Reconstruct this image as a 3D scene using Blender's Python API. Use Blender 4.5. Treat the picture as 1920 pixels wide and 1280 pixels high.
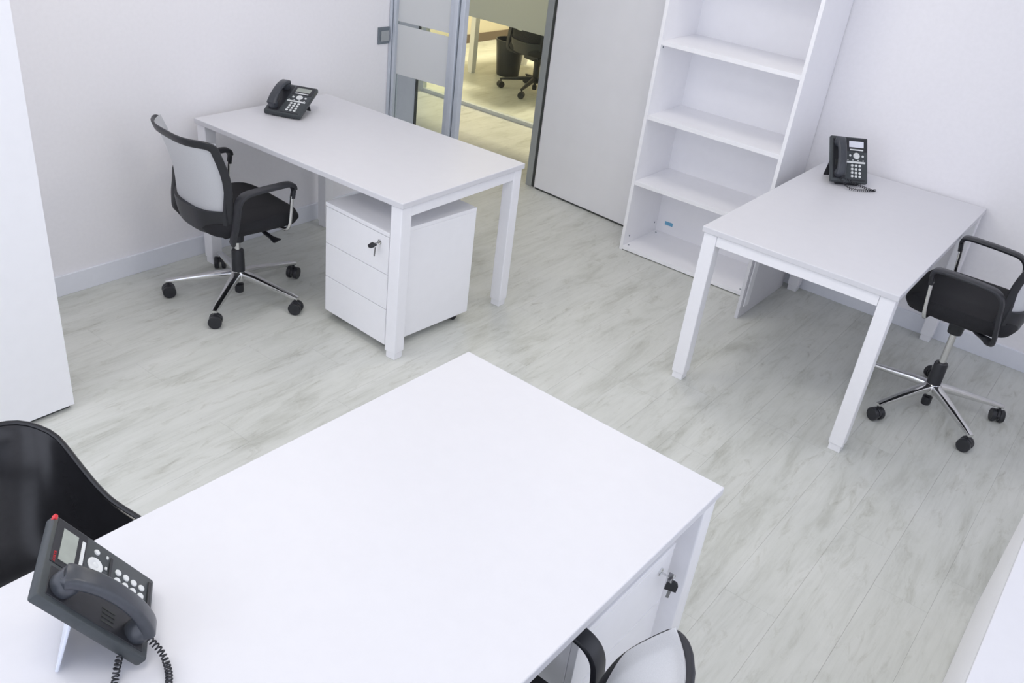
import bpy, bmesh, math, random
from mathutils import Vector, Matrix, Euler
random.seed(7)
PI = math.pi
for o in list(bpy.data.objects):
    bpy.data.objects.remove(o)
scene = bpy.context.scene
C = scene.collection

# ------------------------------------------------------------------ camera
cam_d = bpy.data.cameras.new('camera')
cam = bpy.data.objects.new('camera', cam_d)
C.objects.link(cam)
cam_d.sensor_width = 36.0
cam_d.lens = 1657.59 / 1920 * 36.0
cam_d.clip_start = 0.05
cam.matrix_world = (Matrix.Translation((3.6772, -1.6317, 2.0556)) @ Matrix.Rotation(0.602, 4, 'Z')
                    @ Matrix.Rotation(1.0514, 4, 'X') @ Matrix.Rotation(0.13, 4, 'Z'))
scene.camera = cam

# ------------------------------------------------------------------ world, exposure
w = bpy.data.worlds.new('daylight')
scene.world = w
w.use_nodes = True
bg = w.node_tree.nodes['Background']
bg.inputs[0].default_value = (0.80, 0.79, 1.0, 1)
bg.inputs[1].default_value = 1.0
scene.view_settings.view_transform = 'Standard'
scene.view_settings.look = 'None'
scene.view_settings.exposure = -0.70
scene.view_settings.gamma = 1.0
scene.view_settings.use_curve_mapping = False
scene.cycles.diffuse_bounces = 8
PANEL_W = 7.5        # watts of each ceiling panel in the room
CORR_W = 10.0
FAR_W = 175.0         # corridor and far office lamps
DAY = (0.87, 0.86, 1.0)
WINDOW_W = 64.0       # daylight lamp at the unseen glazing behind the camera
SIDE_W = 38.0         # side light from the window added in the right wall

# ------------------------------------------------------------------ materials
MATS = {}
def mat(name, col, rough=0.5, metal=0.0, var=0.03, scale=40.0, bump=0.0, spec=0.5, alpha=1.0, trans=0.0, coat=0.0):
    if name in MATS:
        return MATS[name]
    m = bpy.data.materials.new(name)
    m.use_nodes = True
    nt = m.node_tree
    b = nt.nodes['Principled BSDF']
    tc = nt.nodes.new('ShaderNodeTexCoord')
    nz = nt.nodes.new('ShaderNodeTexNoise')
    nz.inputs['Scale'].default_value = scale
    nz.inputs['Detail'].default_value = 3
    nt.links.new(tc.outputs['Object'], nz.inputs['Vector'])
    rp = nt.nodes.new('ShaderNodeValToRGB')
    c0 = [max(0, c * (1 - var)) for c in col]
    c1 = [min(1, c * (1 + var)) for c in col]
    rp.color_ramp.elements[0].color = (*c0, 1)
    rp.color_ramp.elements[1].color = (*c1, 1)
    rp.color_ramp.elements[0].position = 0.3
    rp.color_ramp.elements[1].position = 0.7
    nt.links.new(nz.outputs['Fac'], rp.inputs['Fac'])
    nt.links.new(rp.outputs['Color'], b.inputs['Base Color'])
    b.inputs['Roughness'].default_value = rough
    b.inputs['Metallic'].default_value = metal
    b.inputs['Specular IOR Level'].default_value = spec
    b.inputs['Alpha'].default_value = alpha
    b.inputs['Coat Weight'].default_value = coat
    if bump > 0:
        bp = nt.nodes.new('ShaderNodeBump')
        bp.inputs['Strength'].default_value = bump
        bp.inputs['Distance'].default_value = 0.002
        nt.links.new(nz.outputs['Fac'], bp.inputs['Height'])
        nt.links.new(bp.outputs['Normal'], b.inputs['Normal'])
    MATS[name] = m
    return m

mat('wall', (0.87, 0.86, 0.885), 0.7, var=0.012, scale=60, bump=0.05)
mat('ceiling', (0.93, 0.93, 0.93), 0.8, var=0.01)
mat('corridor_wall', (0.90, 0.92, 0.92), 0.7, var=0.02)
mat('far_wall', (0.68, 0.63, 0.52), 0.7, var=0.02)
mat('baseboard', (0.80, 0.82, 0.88), 0.45, var=0.01)
mat('dark_baseboard', (0.16, 0.12, 0.09), 0.5)
mat('laminate', (0.69, 0.69, 0.72), 0.42, var=0.008, scale=25)
mat('white_metal', (0.88, 0.88, 0.91), 0.38, var=0.008)
mat('cabinet', (0.91, 0.91, 0.935), 0.4, var=0.008, scale=20)
mat('door_leaf', (0.88, 0.88, 0.90), 0.45, var=0.012, scale=8)
mat('gap', (0.06, 0.065, 0.06), 0.8)
mat('aluminium', (0.60, 0.64, 0.70), 0.4, metal=0.45, var=0.02)
mat('post_grey', (0.36, 0.38, 0.37), 0.45, metal=0.2, var=0.02)
mat('chrome', (0.72, 0.72, 0.72), 0.12, metal=1.0, var=0.02)
mat('black_plastic', (0.02, 0.021, 0.026), 0.38, var=0.1)
mat('black_gloss', (0.016, 0.016, 0.018), 0.22, var=0.1)
mat('black_fabric', (0.012, 0.012, 0.015), 0.85, var=0.25, scale=400, bump=0.3)
mat('phone_grey', (0.045, 0.053, 0.058), 0.42, var=0.08, scale=90)
mat('handset_grey', (0.048, 0.053, 0.064), 0.3, var=0.08, scale=90)
mat('key_white', (0.72, 0.74, 0.74), 0.5, var=0.03)
mat('lcd', (0.36, 0.39, 0.35), 0.25, var=0.05)
mat('lcd_bright', (0.75, 0.77, 0.85), 0.25, var=0.02)
mat('red', (0.6, 0.02, 0.03), 0.4)
mat('stand_clear', (0.72, 0.76, 0.85), 0.25, var=0.01)
mat('blue_label', (0.16, 0.42, 0.62), 0.6)
mat('switch_grey', (0.22, 0.25, 0.28), 0.35, metal=0.5)
mat('switch_rocker', (0.35, 0.37, 0.38), 0.4)
mat('wheel_rim', (0.25, 0.26, 0.27), 0.4)
mat('cast_grey', (0.30, 0.30, 0.31), 0.35, metal=0.8)

def floor_material():
    m = bpy.data.materials.new('floor_vinyl')
    m.use_nodes = True
    nt = m.node_tree; L = nt.links.new; N = nt.nodes.new
    b = nt.nodes['Principled BSDF']
    tc = N('ShaderNodeTexCoord'); oi = N('ShaderNodeObjectInfo')
    mul = N('ShaderNodeMath'); mul.operation = 'MULTIPLY'; mul.inputs[1].default_value = 57.0
    L(oi.outputs['Random'], mul.inputs[0])
    cmb = N('ShaderNodeCombineXYZ'); L(mul.outputs[0], cmb.inputs[0]); L(mul.outputs[0], cmb.inputs[1])
    add = N('ShaderNodeVectorMath'); add.operation = 'ADD'
    L(tc.outputs['Object'], add.inputs[0]); L(cmb.outputs[0], add.inputs[1])
    geo = N('ShaderNodeNewGeometry')
    def noise(sx, sy, scale, detail, rough=0.55, dist=0.0, world=False):
        mp = N('ShaderNodeMapping'); mp.inputs['Scale'].default_value = (sx, sy, 1)
        L(geo.outputs['Position'] if world else add.outputs[0], mp.inputs['Vector'])
        n = N('ShaderNodeTexNoise'); n.inputs['Scale'].default_value = scale
        n.inputs['Detail'].default_value = detail; n.inputs['Roughness'].default_value = rough
        n.inputs['Distortion'].default_value = dist
        L(mp.outputs[0], n.inputs['Vector'])
        return n
    n1 = noise(3.6, 0.9, 2.0, 8, 0.66, 0.5, True)   # broad grey clouds drawn along the planks
    n2 = noise(30.0, 1.6, 2.0, 7, 0.68, 0.5)        # fine grain streaks
    n3 = noise(10.0, 2.6, 2.2, 7, 0.72, 0.8)        # knots and darker smudges
    def ramp(n, stops):
        r = N('ShaderNodeValToRGB'); e = r.color_ramp.elements
        e[0].position, e[0].color = stops[0][0], (*stops[0][1], 1)
        e[1].position, e[1].color = stops[-1][0], (*stops[-1][1], 1)
        for p, c in stops[1:-1]:
            k = e.new(p); k.color = (*c, 1)
        L(n.outputs['Fac'], r.inputs['Fac']); return r
    r1 = ramp(n1, [(0.29, (0.48, 0.49, 0.445)), (0.46, (0.608, 0.622, 0.582)), (0.66, (0.668, 0.68, 0.645))])
    r2 = ramp(n2, [(0.28, (0.84, 0.84, 0.83)), (0.52, (1, 1, 1)), (0.75, (1.0, 1.0, 1.0))])
    r3 = ramp(n3, [(0.24, (0.42, 0.41, 0.38)), (0.35, (0.84, 0.835, 0.81)), (0.46, (1, 1, 1))])
    def mulc(a, c, f=1.0):
        x = N('ShaderNodeMix'); x.data_type = 'RGBA'; x.blend_type = 'MULTIPLY'; x.inputs[0].default_value = f
        L(a, x.inputs[6]); L(c, x.inputs[7]); return x.outputs[2]
    c = mulc(r1.outputs[0], r2.outputs[0], 0.6)
    c = mulc(c, r3.outputs[0], 0.8)
    tone = N('ShaderNodeMapRange'); tone.inputs['To Min'].default_value = 0.98; tone.inputs['To Max'].default_value = 1.01
    L(oi.outputs['Random'], tone.inputs['Value'])
    tcx = N('ShaderNodeCombineColor')
    for i in range(3): L(tone.outputs[0], tcx.inputs[i])
    c = mulc(c, tcx.outputs[0], 1.0)
    L(c, b.inputs['Base Color'])
    b.inputs['Roughness'].default_value = 0.42
    b.inputs['Specular IOR Level'].default_value = 0.35
    bp = N('ShaderNodeBump'); bp.inputs['Strength'].default_value = 0.08; bp.inputs['Distance'].default_value = 0.001
    L(n2.outputs['Fac'], bp.inputs['Height']); L(bp.outputs[0], b.inputs['Normal'])
    MATS['floor'] = m
floor_material()

def glass_material():
    m = bpy.data.materials.new('clear_glass'); m.use_nodes = True
    nt = m.node_tree; nt.nodes.remove(nt.nodes['Principled BSDF'])
    out = nt.nodes['Material Output']
    tr = nt.nodes.new('ShaderNodeBsdfTransparent'); tr.inputs[0].default_value = (0.93, 0.96, 0.95, 1)
    gl = nt.nodes.new('ShaderNodeBsdfGlossy'); gl.inputs['Roughness'].default_value = 0.02
    lw = nt.nodes.new('ShaderNodeLayerWeight'); lw.inputs[0].default_value = 0.5
    pw = nt.nodes.new('ShaderNodeMath'); pw.operation = 'POWER'; pw.inputs[1].default_value = 5.0
    nt.links.new(lw.outputs['Facing'], pw.inputs[0])
    fr = nt.nodes.new('ShaderNodeMath'); fr.operation = 'MULTIPLY_ADD'; fr.inputs[1].default_value = 0.5; fr.inputs[2].default_value = 0.022
    nt.links.new(pw.outputs[0], fr.inputs[0])
    mx = nt.nodes.new('ShaderNodeMixShader')
    nt.links.new(fr.outputs[0], mx.inputs[0]); nt.links.new(tr.outputs[0], mx.inputs[1]); nt.links.new(gl.outputs[0], mx.inputs[2])
    nt.links.new(mx.outputs[0], out.inputs[0])
    MATS['glass'] = m
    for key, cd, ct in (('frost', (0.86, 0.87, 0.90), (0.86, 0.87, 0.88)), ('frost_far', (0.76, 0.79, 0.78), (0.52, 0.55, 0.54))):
        m = bpy.data.materials.new(key); m.use_nodes = True
        nt = m.node_tree; nt.nodes.remove(nt.nodes['Principled BSDF'])
        out = nt.nodes['Material Output']
        d = nt.nodes.new('ShaderNodeBsdfDiffuse'); d.inputs[0].default_value = (*cd, 1)
        t = nt.nodes.new('ShaderNodeBsdfTranslucent'); t.inputs[0].default_value = (*ct, 1)
        nz = nt.nodes.new('ShaderNodeTexNoise'); nz.inputs['Scale'].default_value = 300
        mr = nt.nodes.new('ShaderNodeMapRange'); mr.inputs['To Min'].default_value = 0.45; mr.inputs['To Max'].default_value = 0.55
        mx = nt.nodes.new('ShaderNodeMixShader')
        nt.links.new(nz.outputs['Fac'], mr.inputs['Value']); nt.links.new(mr.outputs[0], mx.inputs[0])
        nt.links.new(d.outputs[0], mx.inputs[1]); nt.links.new(t.outputs[0], mx.inputs[2])
        nt.links.new(mx.outputs[0], out.inputs[0])
        MATS[key] = m
    m = bpy.data.materials.new('white_mesh'); m.use_nodes = True
    nt = m.node_tree; b = nt.nodes['Principled BSDF']; out = nt.nodes['Material Output']
    b.inputs['Base Color'].default_value = (0.78, 0.79, 0.81, 1); b.inputs['Roughness'].default_value = 0.7
    tl = nt.nodes.new('ShaderNodeBsdfTranslucent'); tl.inputs[0].default_value = (0.78, 0.79, 0.81, 1)
    tr = nt.nodes.new('ShaderNodeBsdfTransparent')
    m1 = nt.nodes.new('ShaderNodeMixShader'); m1.inputs[0].default_value = 0.35
    m2 = nt.nodes.new('ShaderNodeMixShader')
    tc = nt.nodes.new('ShaderNodeTexCoord')
    wv = nt.nodes.new('ShaderNodeTexNoise'); wv.inputs['Scale'].default_value = 500
    mr = nt.nodes.new('ShaderNodeMapRange'); mr.inputs['To Min'].default_value = 0.08; mr.inputs['To Max'].default_value = 0.24
    nt.links.new(tc.outputs['Object'], wv.inputs['Vector']); nt.links.new(wv.outputs['Fac'], mr.inputs['Value'])
    nt.links.new(mr.outputs[0], m2.inputs[0])
    nt.links.new(b.outputs[0], m1.inputs[1]); nt.links.new(tl.outputs[0], m1.inputs[2])
    nt.links.new(m1.outputs[0], m2.inputs[1]); nt.links.new(tr.outputs[0], m2.inputs[2])
    nt.links.new(m2.outputs[0], out.inputs[0])
    MATS['mesh'] = m
glass_material()

def emission(name, col, strength):
    m = bpy.data.materials.new(name); m.use_nodes = True
    nt = m.node_tree; nt.nodes.remove(nt.nodes['Principled BSDF'])
    e = nt.nodes.new('ShaderNodeEmission'); e.inputs[0].default_value = (*col, 1); e.inputs[1].default_value = strength
    nt.links.new(e.outputs[0], nt.nodes['Material Output'].inputs[0])
    MATS[name] = m
emission('led_cool', (1.0, 0.98, 0.96), 6.0)
emission('led_warm', (1.0, 0.90, 0.60), 6.0)

# ------------------------------------------------------------------ helpers
def tag(o, label=None, cat=None, group=None, kind=None):
    if label: o['label'] = label
    if cat: o['category'] = cat
    if group: o['group'] = group
    if kind: o['kind'] = kind
    return o
def thing(name, label, cat, loc=(0, 0, 0), rz=0.0, group=None):
    o = bpy.data.objects.new(name, None); C.objects.link(o)
    o.empty_display_size = 0.1
    o.location = loc; o.rotation_euler = (0, 0, rz)
    return tag(o, label, cat, group)
def to_mesh(name, bm, m, smooth=False):
    bmesh.ops.recalc_face_normals(bm, faces=bm.faces)
    me = bpy.data.meshes.new(name); bm.to_mesh(me); bm.free()
    for k in (m if isinstance(m, (list, tuple)) else [m]):
        me.materials.append(MATS[k])
    if smooth:
        for p in me.polygons: p.use_smooth = True
        me.set_sharp_from_angle(angle=math.radians(40))
    return me
def link(name, me, parent=None, loc=(0, 0, 0), rot=(0, 0, 0)):
    o = bpy.data.objects.new(name, me); C.objects.link(o)
    o.parent = parent; o.location = loc; o.rotation_euler = rot
    return o
def obj(name, bm, m, parent=None, smooth=False, loc=(0, 0, 0), rot=(0, 0, 0)):
    return link(name, to_mesh(name, bm, m, smooth), parent, loc, rot)
def NB(): return bmesh.new()
def box(bm, x0, x1, y0, y1, z0, z1, bev=0.0, M=None, mi=0):
    r = bmesh.ops.create_cube(bm, size=1.0)
    vs = r['verts']
    for v in vs:
        v.co = Vector(((x0 + x1) / 2 + v.co.x * (x1 - x0), (y0 + y1) / 2 + v.co.y * (y1 - y0), (z0 + z1) / 2 + v.co.z * (z1 - z0)))
    fs = set(f for v in vs for f in v.link_faces)
    for f in fs: f.material_index = mi
    if bev > 0:
        es = list(set(e for v in vs for e in v.link_edges))
        g = bmesh.ops.bevel(bm, geom=es, offset=bev, segments=2, affect='EDGES', profile=0.5)
        vs = list(set(v for f in g['faces'] for v in f.verts) | set(v for v in vs if v.is_valid))
    if M is not None:
        bmesh.ops.transform(bm, matrix=M, verts=[v for v in vs if v.is_valid])
    return bm
def bx(*a, **k): return box(NB(), *a, **k)
def lathe(bm, prof, n=20, M=None, mi=0):
    rings = []
    for r, z in prof:
        if r < 1e-6: rings.append([bm.verts.new((0, 0, z))])
        else: rings.append([bm.verts.new((r * math.cos(2 * PI * i / n), r * math.sin(2 * PI * i / n), z)) for i in range(n)])
    fs = []
    for a, b in zip(rings, rings[1:]):
        for i in range(n):
            j = (i + 1) % n
            if len(a) == 1 and len(b) == 1: continue
            if len(a) == 1: fs.append(bm.faces.new((a[0], b[i], b[j])))
            elif len(b) == 1: fs.append(bm.faces.new((a[i], a[j], b[0])))
            else: fs.append(bm.faces.new((a[i], a[j], b[j], b[i])))
    for f in fs: f.material_index = mi
    if M is not None: bmesh.ops.transform(bm, matrix=M, verts=[v for r in rings for v in r])
    return bm
def crom(pts, n=6, closed=False):
    P = [Vector(p) for p in pts]; out = []
    m = len(P)
    rng = range(m) if closed else range(m - 1)
    for i in rng:
        p1 = P[i]; p2 = P[(i + 1) % m]
        p0 = P[i - 1] if (closed or i > 0) else p1 * 2 - p2
        p3 = P[(i + 2) % m] if (closed or i + 2 < m) else p2 * 2 - p1
        for k in range(n):
            t = k / n
            out.append(0.5 * ((2 * p1) + (p2 - p0) * t + (2 * p0 - 5 * p1 + 4 * p2 - p3) * t * t + (3 * p1 - p0 - 3 * p2 + p3) * t ** 3))
    if not closed: out.append(P[-1])
    return out
def rrect(w, h, r=None, n=3):
    r = min(w, h) / 2 * 0.999 if r is None else r
    out = []
    for cx, cy, a0 in ((w / 2 - r, h / 2 - r, 0), (-w / 2 + r, h / 2 - r, 90), (-w / 2 + r, -h / 2 + r, 180), (w / 2 - r, -h / 2 + r, 270)):
        for k in range(n + 1):
            a = math.radians(a0 + 90 * k / n); out.append((cx + r * math.cos(a), cy + r * math.sin(a)))
    return out
def sweep(bm, path, section, side=(1, 0, 0), closed=False, scales=None, mi=0, sides=None):
    """sweep a 2D section (first axis along side, second along tangent x side)"""
    n = len(path); rings = []
    for i, p in enumerate(path):
        a = path[i - 1] if (closed or i > 0) else p
        b = path[(i + 1) % n] if (closed or i + 1 < n) else p
        t = (b - a).normalized()
        s = Vector(sides[i] if sides else side); s = (s - t * s.dot(t)).normalized()
        u = t.cross(s)
        k = scales[i] if scales else (1, 1)
        rings.append([bm.verts.new(p + s * (x * k[0]) + u * (y * k[1])) for x, y in section])
    m = len(section)
    for i in range(n if closed else n - 1):
        A = rings[i]; B = rings[(i + 1) % n]
        for j in range(m):
            f = bm.faces.new((A[j], A[(j + 1) % m], B[(j + 1) % m], B[j])); f.material_index = mi
    if not closed:
        for r in (rings[0], rings[-1]):
            f = bm.faces.new(r); f.material_index = mi
    return bm
def circ(r, n=10): return [(r * math.cos(2 * PI * i / n), r * math.sin(2 * PI * i / n)) for i in range(n)]
def tube(path, r, n=10):
    bm = NB()
    t0 = (path[1] - path[0]).normalized()
    s = Vector((0, 0, 1)) if abs(t0.z) < 0.9 else Vector((1, 0, 0))
    sides = []
    for i in range(len(path)):
        t = (path[min(i + 1, len(path) - 1)] - path[max(i - 1, 0)]).normalized()
        s = (s - t * s.dot(t)).normalized(); sides.append(s.copy())
    return sweep(bm, path, circ(r, n), sides=sides)
def grid(bm, fn, nu, nv, mi=0):
    V = [[bm.verts.new(fn(i / nu, j / nv)) for j in range(nv + 1)] for i in range(nu + 1)]
    for i in range(nu):
        for j in range(nv):
            f = bm.faces.new((V[i][j], V[i + 1][j], V[i + 1][j + 1], V[i][j + 1])); f.material_index = mi
    return bm
def slab(fn, nf, nu, nv, t):
    """closed shell: surface fn offset by +-t/2 along nf"""
    bm = NB()
    A = [[bm.verts.new(fn(i / nu, j / nv) + nf(i / nu, j / nv) * t / 2) for j in range(nv + 1)] for i in range(nu + 1)]
    B = [[bm.verts.new(fn(i / nu, j / nv) - nf(i / nu, j / nv) * t / 2) for j in range(nv + 1)] for i in range(nu + 1)]
    for i in range(nu):
        for j in range(nv):
            bm.faces.new((A[i][j], A[i + 1][j], A[i + 1][j + 1], A[i][j + 1]))
            bm.faces.new((B[i][j], B[i][j + 1], B[i + 1][j + 1], B[i + 1][j]))
    for i in range(nu):
        for j in (0, nv):
            bm.faces.new((A[i][j], B[i][j], B[i + 1][j], A[i + 1][j]))
    for j in range(nv):
        for i in (0, nu):
            bm.faces.new((A[i][j], A[i][j + 1], B[i][j + 1], B[i][j]))
    return bm
def normal_of(fn, sgn=1.0):
    def nf(u, v):
        e = 1e-3
        du = fn(min(u + e, 1), v) - fn(max(u - e, 0), v); dv = fn(u, min(v + e, 1)) - fn(u, max(v - e, 0))
        return du.cross(dv).normalized() * sgn
    return nf
def struct(name, bm, m, parent=None, label=None):
    o = obj(name, bm, m, parent)
    if parent is None:
        o['kind'] = 'structure'
        if label: o['label'] = label
    return o
def sempty(name, label=None, loc=(0, 0, 0), rz=0):
    o = bpy.data.objects.new(name, None); C.objects.link(o); o.location = loc; o.rotation_euler = (0, 0, rz)
    o['kind'] = 'structure'
    if label: o['label'] = label
    return o

# ------------------------------------------------------------------ room shell
WY = 3.0945           # far wall
XR = 4.25             # right wall
YB = -2.35            # wall behind the camera
HC = 2.62
floor = struct('floor', bx(-3.2, XR + 0.1, YB - 0.1, 7.9, -0.12, -0.006), 'gap', label='pale grey wood-look plank floor of the office and corridor')
PW, PL = 0.184, 1.22
plank_me = to_mesh('plank', bx(0.00025, PW - 0.00025, 0.00025, PL - 0.00025, -0.006, 0.0), 'floor')
x = -0.02 - 15 * PW
while x < XR - 0.01:
    ya = YB if x > -0.03 else 2.05
    yb = 7.5 if x < 0.45 else WY
    y = ya - random.choice((0.1, 0.32, 0.5, 0.71, 0.9, 1.1))
    while y < yb - 0.02:
        link('plank', plank_me, floor, (x, y, 0))
        y += PL
    x += PW
struct('ceiling', bx(-3.2, XR + 0.1, YB - 0.1, 7.9, HC, HC + 0.1), 'ceiling', label='flat white ceiling')
struct('wall_left', bx(-0.10, 0, YB, 2.10, 0, HC), 'wall', label='plain white wall behind the left desk')
struct('wall_far', bx(0.437, XR, WY, WY + 0.10, 0, HC), 'wall', label='white wall behind the bookcase and right desk')
# unseen walls: window added on the right, back opened full-height, both for light
wr = NB()
box(wr, XR, XR + 0.1, YB, WY + 0.1, 0, 0.80); box(wr, XR, XR + 0.1, YB, WY + 0.1, 2.45, HC)
box(wr, XR, XR + 0.1, YB, -2.0, 0.80, 2.45); box(wr, XR, XR + 0.1, 2.3, WY + 0.1, 0.80, 2.45)
struct('wall_right', wr, 'wall', label='white wall to the right of the camera')
wb = NB()
box(wb, -0.1, XR + 0.1, YB - 0.1, YB, 0, 0.06); box(wb, -0.1, XR + 0.1, YB - 0.1, YB, 2.46, HC)
box(wb, -0.1, 0.3, YB - 0.1, YB, 0.06, 2.46); box(wb, 4.15, XR + 0.1, YB - 0.1, YB, 0.06, 2.46)
struct('wall_back', wb, 'wall', label='white wall behind the camera, opened full-height to let daylight in')
win = sempty('window_3', 'unseen white-framed glazing behind the camera, made full-height for more daylight')  # unseen; made full-height so daylight floods the room
for x0, x1, z0, z1 in ((0.3, 4.15, 0.06, 0.11), (0.3, 4.15, 2.41, 2.46), (0.3, 0.35, 0.11, 2.41), (4.10, 4.15, 0.11, 2.41), (1.55, 1.61, 0.11, 2.41), (2.84, 2.90, 0.11, 2.41)):
    obj('window_frame', bx(x0, x1, YB - 0.08, YB - 0.02, z0, z1, 0.004), 'white_metal', win)
for x0, x1 in ((0.35, 1.55), (1.61, 2.84), (2.90, 4.10)):
    obj('pane', bx(x0, x1, YB - 0.055, YB - 0.049, 0.11, 2.41), 'glass', win)
ld = bpy.data.lights.new('added_daylight', 'AREA'); ld.shape = 'RECTANGLE'; ld.size = 3.8; ld.size_y = 2.3  # area lamp added outside the unseen glazing as its daylight
ld.energy = WINDOW_W; ld.color = DAY
lo = bpy.data.objects.new('added_daylight', ld); C.objects.link(lo)
lo.location = (2.22, YB - 0.13, 1.26); lo.rotation_euler = (PI / 2, 0, 0); lo.parent = win

win2 = sempty('added_window', 'unseen white-framed window added in the right wall for side light')  # unseen window, added to light the left wall and side faces
for y0, y1, z0, z1 in ((-2.0, 2.3, 0.80, 0.85), (-2.0, 2.3, 2.40, 2.45), (-2.0, -1.95, 0.85, 2.40), (2.25, 2.3, 0.85, 2.40), (-0.60, -0.54, 0.85, 2.40), (0.85, 0.91, 0.85, 2.40)):
    obj('window_frame', bx(XR + 0.02, XR + 0.08, y0, y1, z0, z1, 0.004), 'white_metal', win2)
for y0, y1 in ((-1.95, -0.60), (-0.54, 0.85), (0.91, 2.25)):
    obj('pane', bx(XR + 0.049, XR + 0.055, y0, y1, 0.85, 2.40), 'glass', win2)
ld = bpy.data.lights.new('added_daylight', 'AREA'); ld.shape = 'RECTANGLE'; ld.size = 1.55; ld.size_y = 4.2  # area lamp added outside the made-up right window
ld.energy = SIDE_W; ld.color = DAY
lo = bpy.data.objects.new('added_daylight', ld); C.objects.link(lo)
lo.location = (XR + 0.13, 0.15, 1.62); lo.rotation_euler = (0, PI / 2, 0); lo.parent = win2
struct('baseboard_left', bx(0, 0.012, 0.0, 2.09, 0, 0.098, 0.002), 'baseboard', label='white skirting board under the left wall')
struct('baseboard_far', bx(2.20, XR, WY - 0.012, WY, 0, 0.098, 0.002), 'baseboard', label='white skirting board behind the right desk')
struct('wall_pier', bx(0.0, 0.38, YB, -0.36, 0, HC), 'wall', label='white wall pier behind the tall cupboard')

# door wall: glazed sidelight, jamb, post at the wall end, open door leaf
RG = math.radians(7.0)
sl = sempty('window_1', 'glazed sidelight in aluminium frame with frosted bands beside the doorway', (0.0, 2.126, 0), RG)
obj('frame_stile', bx(0.0, 0.018, -0.03, 0.03, 0, 2.3, 0.002), 'aluminium', sl)
obj('frame_stile', bx(0.021, 0.040, -0.022, 0.022, 0, 2.3, 0.002), 'aluminium', sl)
obj('frame_stile', bx(0.395, 0.437, -0.015, 0.02, 0, 2.3, 0.002), 'aluminium', sl)
obj('frame_rail', bx(0.04, 0.395, -0.02, 0.02, 0, 0.07, 0.002), 'aluminium', sl)
obj('frame_rail', bx(0.04, 0.395, -0.02, 0.02, 2.23, 2.3, 0.002), 'aluminium', sl)
obj('pane', bx(0.04, 0.395, 0.002, 0.010, 0.07, 2.23), 'glass', sl)
obj('frosted_band', bx(0.04, 0.395, -0.001, 0.0015, 0.775, 1.05), 'frost', sl)
obj('frosted_band', bx(0.04, 0.395, -0.001, 0.0015, 1.068, 2.0), 'frost', sl)
jb = NB()
box(jb, 0.438, 0.464, -0.045, 0.01, 0, 2.3, 0.003)
struct('trim_1', jb, 'aluminium', label='bright aluminium door jamb beside the sidelight')
bpy.data.objects['trim_1'].location = (0, 2.126, 0); bpy.data.objects['trim_1'].rotation_euler = (0, 0, RG)
jb = NB(); box(jb, 0.469, 0.498, -0.03, 0.012, 0, 2.3, 0.003)
t2 = struct('trim_2', jb, 'aluminium', label='aluminium door stop profile on the doorway side')
t2.location = (0, 2.126, 0); t2.rotation_euler = (0, 0, RG)
struct('trim_3', bx(0.375, 0.424, WY - 0.008, WY + 0.11, 0, 2.3, 0.003), 'post_grey', label='grey aluminium post at the doorway end of the far wall')
struct('gap_strip', bx(0.425, 0.442, WY - 0.003, WY + 0.105, 0, 2.3), 'gap', label='dark strip painted as the shadow gap between door post and door leaf')  # solid dark box, shade of the gap put into its colour
struct('wall_over_door', bx(0.0, 0.55, 2.10, 2.2, 2.3, HC), 'wall')
struct('wall_over_doorway', bx(0.42, 0.50, 2.2, WY, 2.3, HC), 'wall')
dr = sempty('door_1', 'pale grey flush door leaf swung fully open against the far wall', (0.461, 3.071, 0), math.atan2(-0.070, 0.753))
obj('leaf', bx(0.0, 0.86, -0.0, 0.035, 0.012, 2.08, 0.002), 'door_leaf', dr)
obj('door_gap_shade', bx(0.004, 0.856, 0.004, 0.031, 0.0, 0.0115), 'gap', dr)  # dark strip painted in for the shaded gap under the leaf
for z in (0.25, 1.05, 1.85):
    obj('hinge', lathe(NB(), [(0, -0.05), (0.007, -0.05), (0.007, 0.05), (0, 0.05)], 10, Matrix.Translation((-0.008, 0.02, z))), 'aluminium', dr)

# light switch
sw = thing('light_switch', 'square grey light switch on the white wall next to the doorway', 'switch', (0, 2.057, 0.987))
obj('plate', bx(0, 0.008, -0.046, 0.046, -0.046, 0.046, 0.002), 'switch_grey', sw)
obj('rocker', bx(0.0075, 0.014, -0.026, 0.034, -0.030, 0.026, 0.002), 'switch_rocker', sw)

# corridor and the office across it
ce = struct('wall_corridor', bx(-2.6, -0.345, 2.72, 2.732, 0, HC), 'corridor_wall', label='light corridor wall seen through the sidelight')
obj('edge_seal', bx(-0.3448, -0.337, 2.716, 2.736, 0, 2.3), 'gap', ce)
op = sempty('window_2', 'glass partition across the corridor with a frosted band')
PX0 = -1.66
obj('frame_post', bx(PX0, PX0 + 0.05, 4.18, 4.23, 0, HC), 'aluminium', op)
obj('floor_track', bx(PX0 + 0.05, 2.0, 4.185, 4.225, 0, 0.03), 'aluminium', op)
obj('pane', bx(PX0 + 0.05, 2.0, 4.20, 4.21, 0.03, HC), 'glass', op)
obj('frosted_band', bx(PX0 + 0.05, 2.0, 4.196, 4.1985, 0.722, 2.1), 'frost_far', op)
struct('wall_partition', bx(-3.1, PX0, 4.16, 4.25, 0, HC), 'corridor_wall', label='corridor wall left of the glass partition')
struct('wall_office', bx(-2.85, -2.75, 4.25, 7.8, 0, HC), 'far_wall', label='warm beige wall of the far office')
struct('wall_office_end', bx(-2.85, 2.2, 7.7, 7.8, 0, HC), 'far_wall', label='end wall of the far office')
struct('baseboard_office', bx(-2.75, -2.735, 4.26, 7.7, 0, 0.09), 'dark_baseboard', label='dark skirting board in the far office')
struct('wall_office_side', bx(2.0, 2.1, WY + 0.1, 7.8, 0, HC), 'far_wall')

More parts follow.
